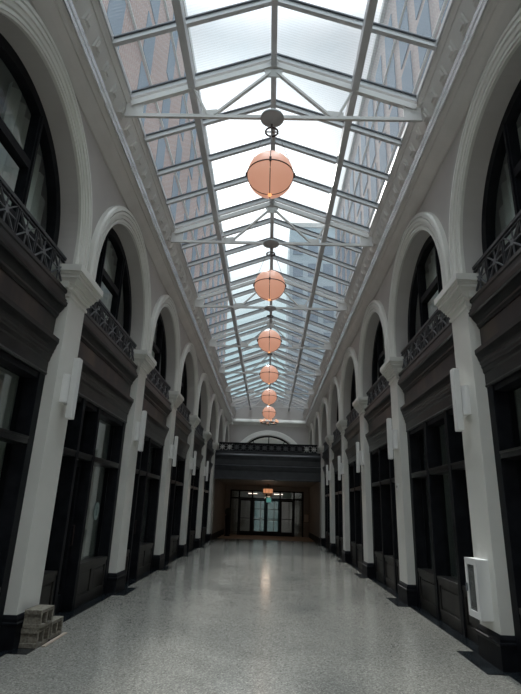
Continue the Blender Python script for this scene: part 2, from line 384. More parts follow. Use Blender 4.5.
# trusses
TZ = 7.46
def truss():
    t = thing('roof_truss', '', 'roof truss', (0, T0, 0), 'steel trusses under the skylight')
    obj('tie_rod', box(NB(), -2.34, 2.34, -.022, .022, TZ - .03, TZ + .03), M_STEEL, t)
    for s in (-1, 1):
        bm = NB(); n = Vector((s * .353, 0, .936))
        obox(bm, Vector((0, 0, RIDGE_Z)) - n * .20, Vector((s * 2.33, 0, rz(2.33))) - n * .20, .07, .10, n)
        obj('rafter', bm, M_STEEL, t)
        obj('brace', obox(NB(), (s * .06, 0, 8.36), (s * .92, 0, TZ + .03), .035, .06, (0, 1, 0)), M_STEEL, t)
        obj('strut', obox(NB(), (s * 1.02, 0, TZ + .02), (s * 1.29, 0, 8.03), .03, .05, (0, 1, 0)), M_STEEL, t)
        bm = NB(); prism(bm, [(.82, TZ + .02), (1.12, TZ + .02), (1.12, TZ + .11), (.88, TZ + .14)], -.012, .012, s); obj('gusset_plate', bm, M_STEEL, t)
        bm = NB(); prism(bm, [(2.06, TZ - .02), (2.335, TZ - .02), (2.335, 7.68), (2.06, 7.76)], -.012, .012, s); obj('gusset_plate', bm, M_STEEL, t)
    obj('ridge_plate', prism(NB(), [(-.16, 8.43), (.16, 8.43), (.1, 8.28), (-.1, 8.28)], -.012, .012), M_STEEL, t)
    return t
t0 = truss()
for k in range(7):
    t = t0 if k == 0 else copy_tree(t0)
    t.location = (0, T0 + P * k, 0)
    t['label'] = ('steel roof truss holding the %s globe pendant from the camera' % (ORD[k + 1] + (' and largest' if k == 0 else ''))) if k < 6 else 'grey steel roof truss farthest away, above the ring chandelier'

# ------------------------------------------------------------------ pendants
def pendant():
    t = thing('pendant_lamp', '', 'pendant lamp', (0, T0, TZ - .03), 'peach globe pendants')
    R = .345; zc = 6.385 - (TZ - .03)
    bm = NB(); lathe(bm, [(0, .05), (.15, .05), (.18, .035), (.185, 0), (.155, -.005), (.13, -.03), (.06, -.04), (.03, -.10), (0, -.10)], 40); obj('canopy', bm, M_CANOPY, t, smooth=True)
    bm = NB(); tube(bm, [(0, 0, -.10), (0, 0, -.24)], .014, 8)
    tube(bm, [(.095 * math.cos(a * PI / 16), .095 * math.sin(a * PI / 16), -.25) for a in range(32)], .014, 8, True)
    obox(bm, (-.095, 0, -.25), (.095, 0, -.25), .014, .014); obox(bm, (0, -.095, -.25), (0, .095, -.25), .014, .014)
    obj('hanging_ring', bm, M_BRONZE, t, smooth=True)
    for k in range(4):
        a = k * PI / 2
        obj('cable', tube(NB(), [(.095 * math.cos(a), .095 * math.sin(a), -.25), ((R + .015) * math.cos(a), (R + .015) * math.sin(a), zc + .02)], .004, 6), M_CABLE, t)
    bm = NB(); bmesh.ops.create_uvsphere(bm, u_segments=48, v_segments=28, radius=R); bmesh.ops.translate(bm, verts=bm.verts, vec=(0, 0, zc)); obj('globe', bm, M_GLOBE, t, smooth=True)
    bm = NB(); tube(bm, [((R + .004) * math.cos(a * PI / 32), (R + .004) * math.sin(a * PI / 32), zc) for a in range(64)], .009, 6, True)
    for k in range(4):
        a = k * PI / 2; x, y = (R + .015) * math.cos(a), (R + .015) * math.sin(a); box(bm, x - .016, x + .016, y - .016, y + .016, zc - .03, zc + .03)
    obj('equator_band', bm, M_BRONZE, t)
    for ang in (0, PI / 2):
        obj('meridian_band', tube(NB(), [((R + .003) * math.cos(a * PI / 32) * math.cos(ang), (R + .003) * math.cos(a * PI / 32) * math.sin(ang), zc + (R + .003) * math.sin(a * PI / 32)) for a in range(64)], .006, 6, True), M_BRONZE, t)
    bm = NB(); lathe(bm, [(0, -R - .035), (.02, -R - .03), (.03, -R - .012), (.028, -R + .004), (0, -R + .004)], 16, (0, 0, zc)); obj('finial', bm, M_BULB, t, smooth=True)
    return t
l0 = pendant()
for k in range(6):
    l = l0 if k == 0 else copy_tree(l0)
    l.location = (0, T0 + P * k, TZ - .03)
    l['label'] = ['largest and nearest peach globe pendant lamp, sun glaring at its side', 'second peach globe pendant lamp counted from the camera', 'third peach globe pendant lamp counted from the camera',
                  'fourth peach globe pendant lamp, between the third and the two small ones', 'fifth peach globe pendant lamp, second smallest in the row', 'smallest and farthest peach globe pendant lamp, just above the ring chandelier'][k]
# ring chandelier over the balcony
t = thing('ring_chandelier', 'small ring chandelier with glowing cups hanging beyond the farthest globe', 'chandelier', (0, T0 + P * 6, TZ - .03))
zc = 6.50 - (TZ - .03)
bm = NB(); lathe(bm, [(0, 0), (.1, 0), (.12, -.05), (0, -.06)], 24); obj('canopy', bm, M_CANOPY, t, smooth=True)
bm = NB(); tube(bm, [(0, 0, -.05), (0, 0, zc - .1)], .015, 8); lathe(bm, [(0, -.16), (.06, -.12), (.03, -.03), (0, 0)], 16, (0, 0, zc)); obj('stem', bm, M_BRONZE, t)
bm = NB(); tube(bm, [(.50 * math.cos(a * PI / 24), .50 * math.sin(a * PI / 24), zc) for a in range(48)], .03, 8, True)
for k in range(4): a = k * PI / 4; obox(bm, (-.5 * math.cos(a), -.5 * math.sin(a), zc), (.5 * math.cos(a), .5 * math.sin(a), zc), .02, .02)
obj('ring', bm, M_BRONZE, t)
for k in range(8):
    a = k * PI / 4 + .2; bm = NB(); lathe(bm, [(0, .02), (.05, .03), (.075, .12), (.06, .17), (0, .18)], 14, (.5 * math.cos(a), .5 * math.sin(a), zc)); obj('glass_cup', bm, M_CHAND, t, smooth=True)

# ------------------------------------------------------------------ pilasters
def pilaster(s):
    t = thing('pilaster', '', 'pilaster', (0, 0, 0), 'white pilasters of the arcade')
    h = .29
    bm = NB(); box(bm, s * WX, s * 3.13, -h, h, .30, 4.36); box(bm, s * (WX + .005), s * 3.12, -.384, .384, 4.412, 4.73); obj('shaft', bm, M_TRIM, t, bevel=.006)
    b = NB(); X = s * 3.13
    def R(p, z): return (s * (WX - p), X, -h - p, h + p, z)
    rings_rect(b, [R(.03, 0.006), R(.03, .24), R(.038, .25), R(.038, .275), R(.026, .285), R(.026, .315), R(.012, .345), R(.004, .355)])
    obj('plinth', b, M_BLACK, t)
    b = NB(); rings_rect(b, [R(.004, 4.30), R(.024, 4.31), R(.024, 4.345), R(.012, 4.355), R(.012, 4.40), R(.045, 4.402), R(.045, 4.440), R(.062, 4.442), R(.066, 4.475), R(.082, 4.477), R(.088, 4.50), R(.112, 4.545), R(.132, 4.55), R(.132, 4.592), R(.145, 4.594), R(.152, 4.635), R(.172, 4.637), R(.172, 4.73)])
    obj('capital', b, M_TRIM, t)
    return t
def sconce(s):
    t = thing('pilaster_sconce', '', 'wall sconce', (s * WX, 0, 2.66), 'white pilaster sconces')
    bm = NB(); n = 14; A = []; B = []
    for k in range(n + 1):
        a = PI * k / n; y = -.115 * math.cos(a); x = -s * .085 * math.sin(a) ** .6
        A.append(bm.verts.new((x, y, .21))); B.append(bm.verts.new((x, y, .60)))
    for i in range(n): bm.faces.new([A[i], A[i + 1], B[i + 1], B[i]])
    bm.faces.new([A[0], B[0], B[-1], A[-1]]); bm.faces.new(A); bm.faces.new(B[::-1]); obj('mounting_box', bm, M_WHITE, t)
    box(bm := NB(), -s * .085, -s * .172, -.062, .062, 0, .845); obj('shade', bm, M_WHITE, t, bevel=.012)
    bm = NB(); box(bm, -s * .165, -s * .095, -.05, .05, .844, .849); obj('top_lens', bm, M_PAPER, t)
    return t
sidew = {-1: 'left', 1: 'right'}
for s in (-1, 1):
    p0 = pilaster(s); s0 = sconce(s)
    for n in range(1, 7):
        p = p0 if n == 1 else copy_tree(p0); p.location = (0, pc(n), 0)
        q = s0 if n == 1 else (copy_tree(s0) if n < 6 else {})
        if n < 6: q.location = (s * WX, pc(n) + .02, 2.66)
        if n == 1:
            p['label'] = 'nearest left white pilaster, concrete blocks stacked at its foot' if s < 0 else 'nearest right white pilaster, with the white glass-fronted cabinet mounted low on it'
            q['label'] = 'tall white sconce high on the pilaster above the concrete blocks' if s < 0 else 'tall white sconce on the pilaster that also carries the white cabinet'
        elif n == 6:
            p['label'] = 'farthest white pilaster on the %s side, at the end of the balcony beam' % sidew[s]
        else:
            ref = 'the one by the concrete blocks' if s < 0 else 'the one with the white cabinet'
            p['label'] = '%s white pilaster on the %s side, counting %s as first' % (ORD[n], sidew[s], ref)
            q['label'] = 'tall white sconce on the %s pilaster of the %s side, counted from the camera' % (ORD[n], sidew[s]) if n < 5 else 'farthest white sconce on the %s side' % sidew[s]
# pilaster caps along the gallery (no lower shaft is seen)
for s in (-1, 1):
    for n in (0, 7):
        b = NB(); X = s * 3.1; h = .29
        def R(p, z): return (s * (WX - p), X, -h - p, h + p, z)
        box(b, s * (WX + .005), X, -.384, .384, 4.41, 4.73)
        if n == 0: box(b, s * WX, X, -h, h, 0, 4.40)
        rings_rect(b, [R(.0, 4.37), R(.03, 4.42), R(.065, 4.48), R(.09, 4.52), R(.125, 4.58), R(.145, 4.62), R(.165, 4.68), R(.165, 4.73)])
        o = obj('trim_%d' % (24 + n + (s + 1) // 2), b, M_TRIM, loc=(0, pc(n), 0)); struct(o, 'moulded pilaster capital at the gallery level')

# ------------------------------------------------------------------ shopfronts
G = 3.06   # glass plane
ENT = [(3.12, 3.18), (2.875, 3.18), (2.86, 3.20), (2.87, 3.22), (2.87, 3.36), (2.855, 3.375), (2.85, 3.43), (2.838, 3.44), (2.838, 3.475), (2.822, 3.49), (2.822, 3.52), (2.808, 3.54), (2.80, 3.575), (2.79, 3.60), (2.775, 3.625), (2.775, 3.685), (2.79, 3.695), (2.87, 3.715), (3.12, 3.715)]
FRZ = [(3.12, 3.71), (2.872, 3.71), (2.872, 3.99), (3.12, 3.99)]
TOP = [(3.12, 3.985), (2.86, 3.985), (2.855, 4.01), (2.84, 4.03), (2.84, 4.055), (2.815, 4.085), (2.79, 4.12), (2.775, 4.15), (2.75, 4.165), (2.745, 4.215), (2.765, 4.225), (2.765, 4.26), (2.79, 4.275), (2.79, 4.34), (2.775, 4.355), (2.775, 4.40), (2.80, 4.412), (3.12, 4.412)]
def bulkhead(t, s, y0, y1, npan=1):
    bm = NB(); box(bm, s * 2.92, s * 3.1, y0, y1, .006, .62)
    box(bm, s * 2.885, s * 3.1, y0, y1, .60, .66); box(bm, s * 2.90, s * 2.93, y0, y1, .006, .12)
    w = (y1 - y0) / npan
    for i in range(npan):
        a = y0 + w * i; st = .07
        box(bm, s * 2.895, s * 2.93, a, a + st, .12, .60); box(bm, s * 2.895, s * 2.93, a + w - st, a + w, .12, .60)
        box(bm, s * 2.895, s * 2.93, a + st, a + w - st, .53, .60); box(bm, s * 2.895, s * 2.93, a + st, a + w - st, .12, .18)
        box(bm, s * 2.905, s * 2.93, a + st + .04, a + w - st - .04, .22, .49)
    obj('bulkhead_panel', bm, M_PANEL, t, bevel=.004)
def pane(t, s, y0, y1, z0, z1): obj('pane', box(NB(), s * G, s * (G + .008), y0, y1, z0, z1), M_SHOPGLASS, t)
def shopfront(s):
    t = thing('shopfront', '', 'shopfront', (0, 0, 0), 'black timber shopfronts')
    y0, y1 = .29, P - .29        # relative to the near pilaster centre
    # mullions measured from the photograph, relative to pilaster centre 6.54
    mul = ((1.22, 1.34), (2.32, 2.44)) if s > 0 else ((1.13, 1.23), (1.86, 1.97))
    for a, b in ((y0, y0 + .16), (y1 - .16, y1)):
        obj('post', box(NB(), s * 2.88, s * 3.14, a, b, .006, 3.18), M_BLACK, t, bevel=.005)
    for a, b in mul: obj('mullion', box(NB(), s * 2.87, s * 3.12, a, b, .006, 3.18), M_BLACK, t, bevel=.006)
    ed = [y0 + .16, mul[0][0], mul[0][1], mul[1][0], mul[1][1], y1 - .16]
    for i in (0, 2, 4):
        a, b = ed[i], ed[i + 1]
        bm = NB(); box(bm, s * 2.88, s * 3.12, a, b, 2.265, 2.35); box(bm, s * 2.87, s * 2.89, a, b, 2.33, 2.355); obj('transom_bar', bm, M_ENT, t, bevel=.004)
        obj('head_rail', box(NB(), s * 2.90, s * 3.12, a, b, 3.10, 3.18), M_BLACK, t)
        pane(t, s, a, b, 2.35, 3.10)
        if s < 0 and i == 2:
            dm = NB(); X0, X1 = s * 3.03, s * 3.09; st = .09
            box(dm, X0, X1, a + .01, a + st, .02, 2.26); box(dm, X0, X1, b - st, b - .01, .02, 2.26); box(dm, X0, X1, a + st, b - st, .02, .25); box(dm, X0, X1, a + st, b - st, 2.16, 2.26)
            d = obj('door', dm, M_BLACK, t, bevel=.004)
            obj('door_glass', box(NB(), s * G, s * (G + .008), a + st, b - st, .25, 2.16), M_SHOPGLASS, d)
            obj('door_handle', tube(NB(), [(s * 3.03, b - .05, .95), (s * 2.99, b - .05, .95), (s * 2.99, b - .05, 1.25), (s * 3.03, b - .05, 1.25)], .011, 8), M_BRONZE, d)
        else:
            bulkhead(t, s, a, b, 2 if (s < 0 and i == 4) else 1); pane(t, s, a, b, .655, 2.265)
    obj('lower_cornice', prism(NB(), ENT, y0, y1, s), M_ENT, t)
    bm = NB(); prism(bm, FRZ, y0, y1, s); obj('frieze', bm, M_FRIEZE, t)
    obj('upper_cornice', prism(NB(), TOP, y0, y1, s), M_ENT, t)
    return t
def railing(s, L=P - .58, NP=7, along='y'):
    t = thing('balcony_railing', '', 'railing', (0, 0, 0), 'iron railings under the arched windows')
    X = s * 2.85; y0 = .29; z0, z1 = 4.415, 4.86
    bm = NB(); box(bm, X - .028, X + .028, y0, y0 + L, z1 - .045, z1); box(bm, X - .018, X + .018, y0, y0 + L, z1 - .085, z1 - .065); obj('top_rail', bm, M_IRON, t, bevel=.004)
    bm = NB(); box(bm, X - .022, X + .022, y0, y0 + L, z0, z0 + .04); obj('bottom_rail', bm, M_IRON, t, bevel=.004)
    w = L / NP
    for i in range(NP + 1):
        y = y0 + w * i; y = min(max(y, y0 + .012), y0 + L - .012)
        bm = NB()
        for d in ((-.022, .022) if 0 < i < NP else (0,)): box(bm, X - .012, X + .012, y + d - .007, y + d + .007, z0 + .03, z1 - .04)
        obj('baluster', bm, M_IRON, t)
    zc = (z0 + z1) / 2 - .012; hh = (z1 - z0) / 2 - .05; hw = w / 2 - .03
    for i in range(NP):
        yc = y0 + w * (i + .5); bm = NB()
        for a, b in ((-1, -1), (-1, 1)): obox(bm, (X, yc - hw, zc - b * -hh * a * -1), (X, yc + hw, zc + b * -hh * a * -1), .014, .026, (1, 0, 0))
        obox(bm, (X, yc, zc - hh - .02), (X, yc, zc + hh + .02), .014, .016, (1, 0, 0)); obox(bm, (X, yc - hw, zc), (X, yc + hw, zc), .014, .012, (1, 0, 0))
        # thin diamond outline and a central boss
        tri = [(yc - hw * .98, zc), (yc, zc + hh), (yc + hw * .98, zc), (yc, zc - hh)]
        v0 = len(bm.verts)
        vs = []
        for xx in (X - .014, X + .014): vs.append([bm.verts.new((xx, yc + .042 * math.cos(k * PI / 4), zc + .042 * math.sin(k * PI / 4))) for k in range(8)])
        for k in range(8): bm.faces.new([vs[0][k], vs[0][(k + 1) % 8], vs[1][(k + 1) % 8], vs[1][k]])
        bm.faces.new(vs[0]); bm.faces.new(vs[1])
        obj('star_panel', bm, M_STAR, t)
    return t
def window(s):
    """round-headed window in the arch reveal, local y=0 at arch centre"""
    t = bpy.data.objects.new('window', None); COL.objects.link(t)
    def arcband(bm, r0, r1, x0, x1, zb):
        n = 40
        for X in (x0, x1):
            A = [bm.verts.new((X, y, z)) for y, z in arch_pts(r0, zb, n)]; B = [bm.verts.new((X, y, z)) for y, z in arch_pts(r1, zb, n)]
            for i in range(len(A) - 1): bm.faces.new([A[i], A[i + 1], B[i + 1], B[i]])
        for r in (r0, r1):
            A = [bm.verts.new((x0, y, z)) for y, z in arch_pts(r, zb, n)]; B = [bm.verts.new((x1, y, z)) for y, z in arch_pts(r, zb, n)]
            for i in range(len(A) - 1): bm.faces.new([A[i], A[i + 1], B[i + 1], B[i]])
    zb = 4.41
    bm = NB(); arcband(bm, 1.41, 1.548, s * 2.99, s * 3.12, zb); obj('window_frame', bm, M_BLACK, t)
    bm = NB()
    for sg in (-1, 1):
        # the mullion runs up to the arch
        zt = SPR + math.sqrt(1.44 ** 2 - .55 ** 2)
        box(bm, s * 3.0, s * 3.12, sg * .55 - .05, sg * .55 + .05, zb, zt)
        box(bm, s * 2.975, s * 3.0, sg * .55 - .022, sg * .55 + .022, zb, zt)
    obj('mullion', bm, M_BLACK, t)
    obj('transom', box(NB(), s * 3.0, s * 3.12, -.50, .50, 5.54, 5.66), M_BLACK, t)
    obj('bottom_rail', box(NB(), s * 3.0, s * 3.12, -1.41, 1.41, zb, 4.86), M_BLACK, t)
    n = 40; bm = NB(); ap = arch_pts(1.42, zb, n); vs = [bm.verts.new((s * 3.06, y, z)) for y, z in ap]; bm.faces.new(vs); obj('pane', bm, M_GLASS, t)
    return t
def curtain_bm(s, y0, y1, z0=4.42, fold=.055):
    bm = NB(); n = 70; cols = []
    for i in range(n + 1):
        u = i / n; y = y0 + (y1 - y0) * u
        zt = SPR + math.sqrt(max(1.75 ** 2 - y * y, .01))
        x = s * (3.36 + fold * math.sin(u * (y1 - y0) * 34) + .015 * math.sin(u * 51))
        cols.append([bm.verts.new((x, y, z0)), bm.verts.new((x + s * .01 * math.sin(u * 20), y, (z0 + zt) / 2)), bm.verts.new((x, y, zt))])
    for a, b in zip(cols, cols[1:]):
        for k in range(2): bm.faces.new([a[k], b[k], b[k + 1], a[k + 1]])
    return bm
wn = 1
for s in (-1, 1):
    sf0 = shopfront(s); rl0 = railing(s); w0 = window(s)
    c0 = thing('curtain', '', 'curtain', (0, 0, 0), 'grey-green curtains behind the arched windows')
    for a, b in ((-1.6, -.25), (.35, 1.6)): 
        c = obj('curtain_panel', curtain_bm(s, a, b), M_CURT, c0, smooth=True)
    o = c0
    for n in range(0, 8):
        w = w0 if n == 0 else copy_tree(w0)
        w.location = (0, pc(n) + P / 2, 0); w.name = 'window_%d' % wn; wn += 1
        struct(w, 'black-framed round-headed window in the %s arcade' % sidew[s])
        where = ['%s side, nearest, cut off by the photo edge' % sidew[s], '%s side, beyond the %s' % (sidew[s], 'concrete blocks' if s < 0 else 'white cabinet')][n] if n < 2 else '%s side, %s bay from the camera' % (sidew[s], ORD[n + 1])
        if n < 6:
            a = sf0 if n == 0 else copy_tree(sf0); a.location = (0, pc(n), 0)
            r = rl0 if n == 0 else copy_tree(rl0); r.location = (0, pc(n), 0)
            if s > 0:
                a['label'] = 'black three-light shopfront, ' + where
            else:
                a['label'] = 'black shopfront with glass door, ' + where + (', round sticker on glass' if n == 1 else '')
            r['label'] = 'dark iron railing of star panels, ' + where
        c = c0 if n == 0 else copy_tree(c0)
        c.location = (0, pc(n) + P / 2, 0)
        c['label'] = 'grey-green curtain behind the arched window, ' + where

# round sticker on the glass of the left shopfront
st = thing('round_sticker', 'pale teal round sticker on the glass beyond the concrete blocks', 'sticker', (-3.052, 9.50, 1.46), rz=0)
bm = NB(); n = 32; A = [bm.verts.new((0, .13 * math.cos(2 * PI * k / n), .155 * math.sin(2 * PI * k / n))) for k in range(n)]; B = [bm.verts.new((.004, .13 * math.cos(2 * PI * k / n), .155 * math.sin(2 * PI * k / n))) for k in range(n)]
for k in range(n): bm.faces.new([A[k], A[(k + 1) % n], B[(k + 1) % n], B[k]])
bm.faces.new(A); bm.faces.new(B); obj('disc', bm, mat('sticker_teal', (0.27, 0.36, 0.35), 0.5), st)
bm = NB(); box(bm, .004, .006, -.018, .018, -.06, .02); box(bm, .004, .006, -.035, .03, -.075, -.05); lathe(bm, [(0, -.022), (.022, 0), (0, .022)], 10, (.002, 0, .055)); obj('emblem', bm, mat('sticker_mark', (0.10, 0.16, 0.16), 0.5), st)

# ------------------------------------------------------------------ concrete blocks
def cblock():
    bm = NB(); L_, W_, H_ = .33, .20, .195; wl = .035
    # cores run through the block and open towards the hall (+X)
    box(bm, 0, W_, 0, L_, 0, wl); box(bm, 0, W_, 0, L_, H_ - wl, H_)
    for y in (0, L_ / 2 - wl / 2, L_ - wl): box(bm, 0, W_, y, y + wl, wl, H_ - wl)
    box(bm, 0.0, .012, 0, L_, wl, H_ - wl)
    for z in (.0, H_ - .05): box(bm, 0.0, W_, -.012, 0, z, z + .05)   # raised end flanges
    return bm
mesh0 = obj('concrete_block', cblock(), M_BLOCK, loc=(-2.69, 6.35, .006), bevel=.005)
tag(mesh0, 'lower concrete block of the stack, another block on top of it', 'concrete block', 'concrete blocks by the pilaster')
b2 = mesh0.copy(); COL.objects.link(b2); b2.location = (-2.683, 6.352, .202); b2.rotation_euler.z = math.radians(-1.5); b2['label'] = 'topmost concrete block, resting on another block'
b3 = mesh0.copy(); COL.objects.link(b3); b3.location = (-2.70, 6.76, .006); b3.rotation_euler.z = math.radians(-1); b3['label'] = 'single concrete block on the floor behind the two-block stack'
o = obj('white_board', box(NB(), -2.475, -2.43, 6.45, 7.12, .0, .010), M_PAPER); o.name = 'wood_strip'; tag(o, 'thin tan strip lying on the floor against the concrete blocks', 'strip')

# ------------------------------------------------------------------ extinguisher cabinet
t = thing('extinguisher_cabinet', 'white metal cabinet with a narrow glass door, mounted low on the right pilaster', 'cabinet', (2.725, 6.58, .46))
bm = NB(); X0, X1 = -.125, .03
box(bm, X0, X1, -.185, -.17, 0, .65); box(bm, X0, X1, .165, .18, 0, .65); box(bm, X0, X1, -.17, .165, 0, .015); box(bm, X0, X1, -.17, .165, .635, .65); box(bm, .01, .03, -.17, .165, .015, .635)
obj('body', bm, M_WHITE, t, bevel=.004)
bm = NB(); x0, x1 = -.142, -.125
box(bm, x0, x1, -.185, -.105, 0, .65); box(bm, x0, x1, .11, .18, 0, .65); box(bm, x0, x1, -.105, .11, 0, .075); box(bm, x0, x1, -.105, .11, .58, .65)
d = obj('door', bm, M_WHITE, t, bevel=.003)
obj('door_glass', box(NB(), -.134, -.130, -.105, .11, .075, .58), glass('cabinet_glass', (.5, .52, .52), 1.5, 1.5), d)
obj('door_latch', box(NB(), -.160, -.142, .135, .155, .27, .36), M_GASKET, d)
e = NB(); lathe(e, [(0, 0), (.05, 0), (.055, .02), (.055, .38), (.03, .43), (.02, .47), (0, .47)], 20, (-.055, 0, .015)); x = tag(obj('fire_extinguisher', e, mat('extinguisher_grey', (.16, .16, .16), .4), None, smooth=True, loc=(2.725, 6.58, .46)), 'fire extinguisher standing inside the white cabinet, dim behind its glass', 'fire extinguisher')

# small white round device low on the second right pilaster
bm = NB(); t = thing('switch_box', 'small white box on the second right pilaster below its sconce', 'switch', (2.73, pc(2) + .05, 2.05))
obj('cover', box(NB(), -.02, 0, -.05, .05, 0, .13), M_WHITE, t, bevel=.004); obj('button', box(NB(), -.028, -.02, -.02, .02, .05, .09), M_STAR, t)

# ------------------------------------------------------------------ balcony, vestibule and entrance
BY = YV
prof = [(BY, 3.0), (BY, 3.05), (BY + .02, 3.06), (BY + .02, 3.42), (BY - .03, 3.50), (BY - .05, 3.60), (BY - .09, 3.62), (BY - .09, 3.68), (BY, 3.71), (BY, 3.99), (BY - .04, 4.05), (BY - .08, 4.12), (BY - .12, 4.16), (BY - .12, 4.22), (BY - .08, 4.27), (BY - .08, 4.34), (BY - .1, 4.36), (BY - .1, 4.41), (BY + .4, 4.41), (BY + .4, 3.0)]
bm = NB(); a = [bm.verts.new((-2.73, y, z)) for y, z in prof]; b = [bm.verts.new((2.73, y, z)) for y, z in prof]; n = len(prof)
for i in range(n): bm.faces.new([a[i], a[(i + 1) % n], b[(i + 1) % n], b[i]])
bm.faces.new(a); bm.faces.new(b)
struct(obj('trim_34', bm, noisy('slate_blue_beam', (0.022, 0.026, 0.032), (0.038, 0.043, 0.050), 3, .4)), 'deep moulded slate-coloured beam under the balcony')
struct(obj('ceiling_vestibule', box(NB(), -2.9, 2.9, BY + .4, YE, 3.0, 3.08), M_VEST), 'low ceiling over the entrance')
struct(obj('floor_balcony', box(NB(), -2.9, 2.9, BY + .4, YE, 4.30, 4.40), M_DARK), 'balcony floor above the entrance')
for s in (-1, 1): struct(obj('wall_vestibule_' + sidew[s], box(NB(), s * 2.69, s * 2.9, 26.2, YE, 0, 3.0), M_VEST), 'brownish grey side wall of the entrance')
for s, i in ((-1, 35), (1, 36)): struct(obj('trim_%d' % i, box(NB(), s * 2.66, s * 2.69, 26.2, YE, 0, .32), M_BLACK), 'black skirting of the entrance')
# balcony railing (front)
t = thing('balcony_railing', 'long dark iron railing across the balcony over the entrance', 'railing', (0, BY + .03, 4.41), 'iron railings under the arched windows')
L_ = 5.12
bm = NB(); box(bm, -L_ / 2, L_ / 2, -.04, .04, .36, .44); obj('top_rail', bm, M_BLACK, t)
bm = NB(); box(bm, -L_ / 2, L_ / 2, -.025, .025, 0, .04); obj('bottom_rail', bm, M_BLACK, t)
obj('backing_panel', box(NB(), -L_ / 2, L_ / 2, .03, .05, .03, .40), M_BLACK, t)
NPn = 14; w_ = L_ / NPn
for i in range(NPn + 1):
    x = min(max(-L_ / 2 + w_ * i, -L_ / 2 + .02), L_ / 2 - .02); obj('baluster', box(NB(), x - .02, x + .02, -.012, .012, .04, .37), M_BLACK, t)
for i in range(NPn):
    x = -L_ / 2 + w_ * (i + .5); h = w_ / 2 - .02; bm = NB()
    for q in (-1, 1): obox(bm, (x - h, 0, .205 - q * .16), (x + h, 0, .205 + q * .16), .016, .026, (0, 1, 0))
    obox(bm, (x, 0, .04), (x, 0, .37), .016, .02, (0, 1, 0)); obox(bm, (x - h, 0, .205), (x + h, 0, .205), .016, .02, (0, 1, 0))
    tube(bm, [(x + .09 * math.cos(a * PI / 8), 0, .205 + .09 * math.sin(a * PI / 8)) for a in range(16)], .011, 5, True)
    obj('star_panel', bm, M_WHITE if i in (0, 1, 12, 13) else M_STAR, t)

# entrance screen
DY = 33.0
es = bpy.data.objects.new('door_1', None); COL.objects.link(es); es.location = (0, DY, 0); struct(es, 'black framed glass entrance screen with four door leaves')
bm = NB(); xs = [-2.32, -1.78, -.94, -.06, .83, 1.72, 2.28]
for x in xs: box(bm, x - .045, x + .045, -.05, .05, 0, 2.70)
box(bm, -2.36, 2.32, -.05, .05, 2.64, 2.72); box(bm, -2.36, 2.32, -.05, .05, 2.17, 2.26)
obj('door_frame', bm, M_BLACK, es)
for i, (a, b) in enumerate(zip(xs, xs[1:])):
    a += .045; b -= .045
    obj('transom_pane', box(NB(), a, b, -.004, .004, 2.26, 2.64), M_SHOPGLASS, es)
    if 0 < i < 5:
        bm = NB(); st = .07
        box(bm, a + .005, a + st, -.025, .025, .01, 2.16); box(bm, b - st, b - .005, -.025, .025, .01, 2.16); box(bm, a + st, b - st, -.025, .025, .01, .25); box(bm, a + st, b - st, -.025, .025, 2.07, 2.16)
        d = obj('door_leaf', bm, M_BLACK, es)
        obj('door_glass', box(NB(), a + st, b - st, -.004, .004, .25, 2.07), M_SHOPGLASS, d)
        bm = NB(); box(bm, a + st, b - st, -.06, -.035, 1.0, 1.03); obj('push_bar', bm, M_BLACK if i != 2 else M_BLOTCH, d)
    else:
        obj('side_pane', box(NB(), a, b, -.004, .004, .02, 2.17), M_SHOPGLASS, es)
bm = NB(); box(bm, -2.9, -2.36, DY - .05, DY + .25, 0, 3.0); box(bm, 2.32, 2.9, DY - .05, DY + .25, 0, 3.0); box(bm, -2.36, 2.32, DY - .05, DY + .25, 2.72, 3.0)
struct(obj('wall_entrance', bm, M_VEST), 'brownish wall around the entrance doors')
# porch beyond the doors: enclosed lobby with a glazed outer door giving daylight
bm = NB(); box(bm, -3, -2.9, DY + .3, 38, 0, 3); box(bm, 2.9, 3, DY + .3, 38, 0, 3); box(bm, -2.9, 2.9, DY + .3, 38, 2.66, 2.8)
box(bm, -3, -.95, 38, 38.1, 0, 3.1); box(bm, 1.0, 3, 38, 38.1, 0, 3.1); box(bm, -.95, 1.0, 38, 38.1, 2.35, 3.1)
struct(obj('wall_lobby', bm, mat('lobby_plaster', (.30, .28, .25), .7)), 'outer lobby beyond the glass doors')
od = bpy.data.objects.new('door_2', None); COL.objects.link(od); od.location = (0, 38.05, 0); struct(od, 'glazed street door seen through the entrance doors')
bm = NB()
for x in (-.93, -.48, .0, .52, .97): box(bm, x - .03, x + .03, -.03, .03, 0, 2.35)
for z in (.02, .8, 1.55, 2.32): box(bm, -.95, 1.0, -.03, .03, z, z + .06)
obj('door_frame', bm, M_BLACK, od); obj('pane', box(NB(), -.93, .97, -.004, .004, 0, 2.35), glass('street_glass', (.35, .37, .37), 1.5, 1.0), od)
# lobby ceiling lights
for k, x in enumerate((-1.0, .75)):
    t = thing('ceiling_light', ('left' if k == 0 else 'right') + ' of two small pinkish white ceiling lights seen through the glass above the doors', 'ceiling light', (x, 35.2, 2.56), 'lobby ceiling lights')
    obj('housing', box(NB(), -.32, .32, -.16, .16, .03, .10), M_WHITE, t); obj('diffuser', box(NB(), -.30, .30, -.14, .14, 0, .03), emit('lobby_light_%d' % k, (1, .74, .66), 4.0), t)
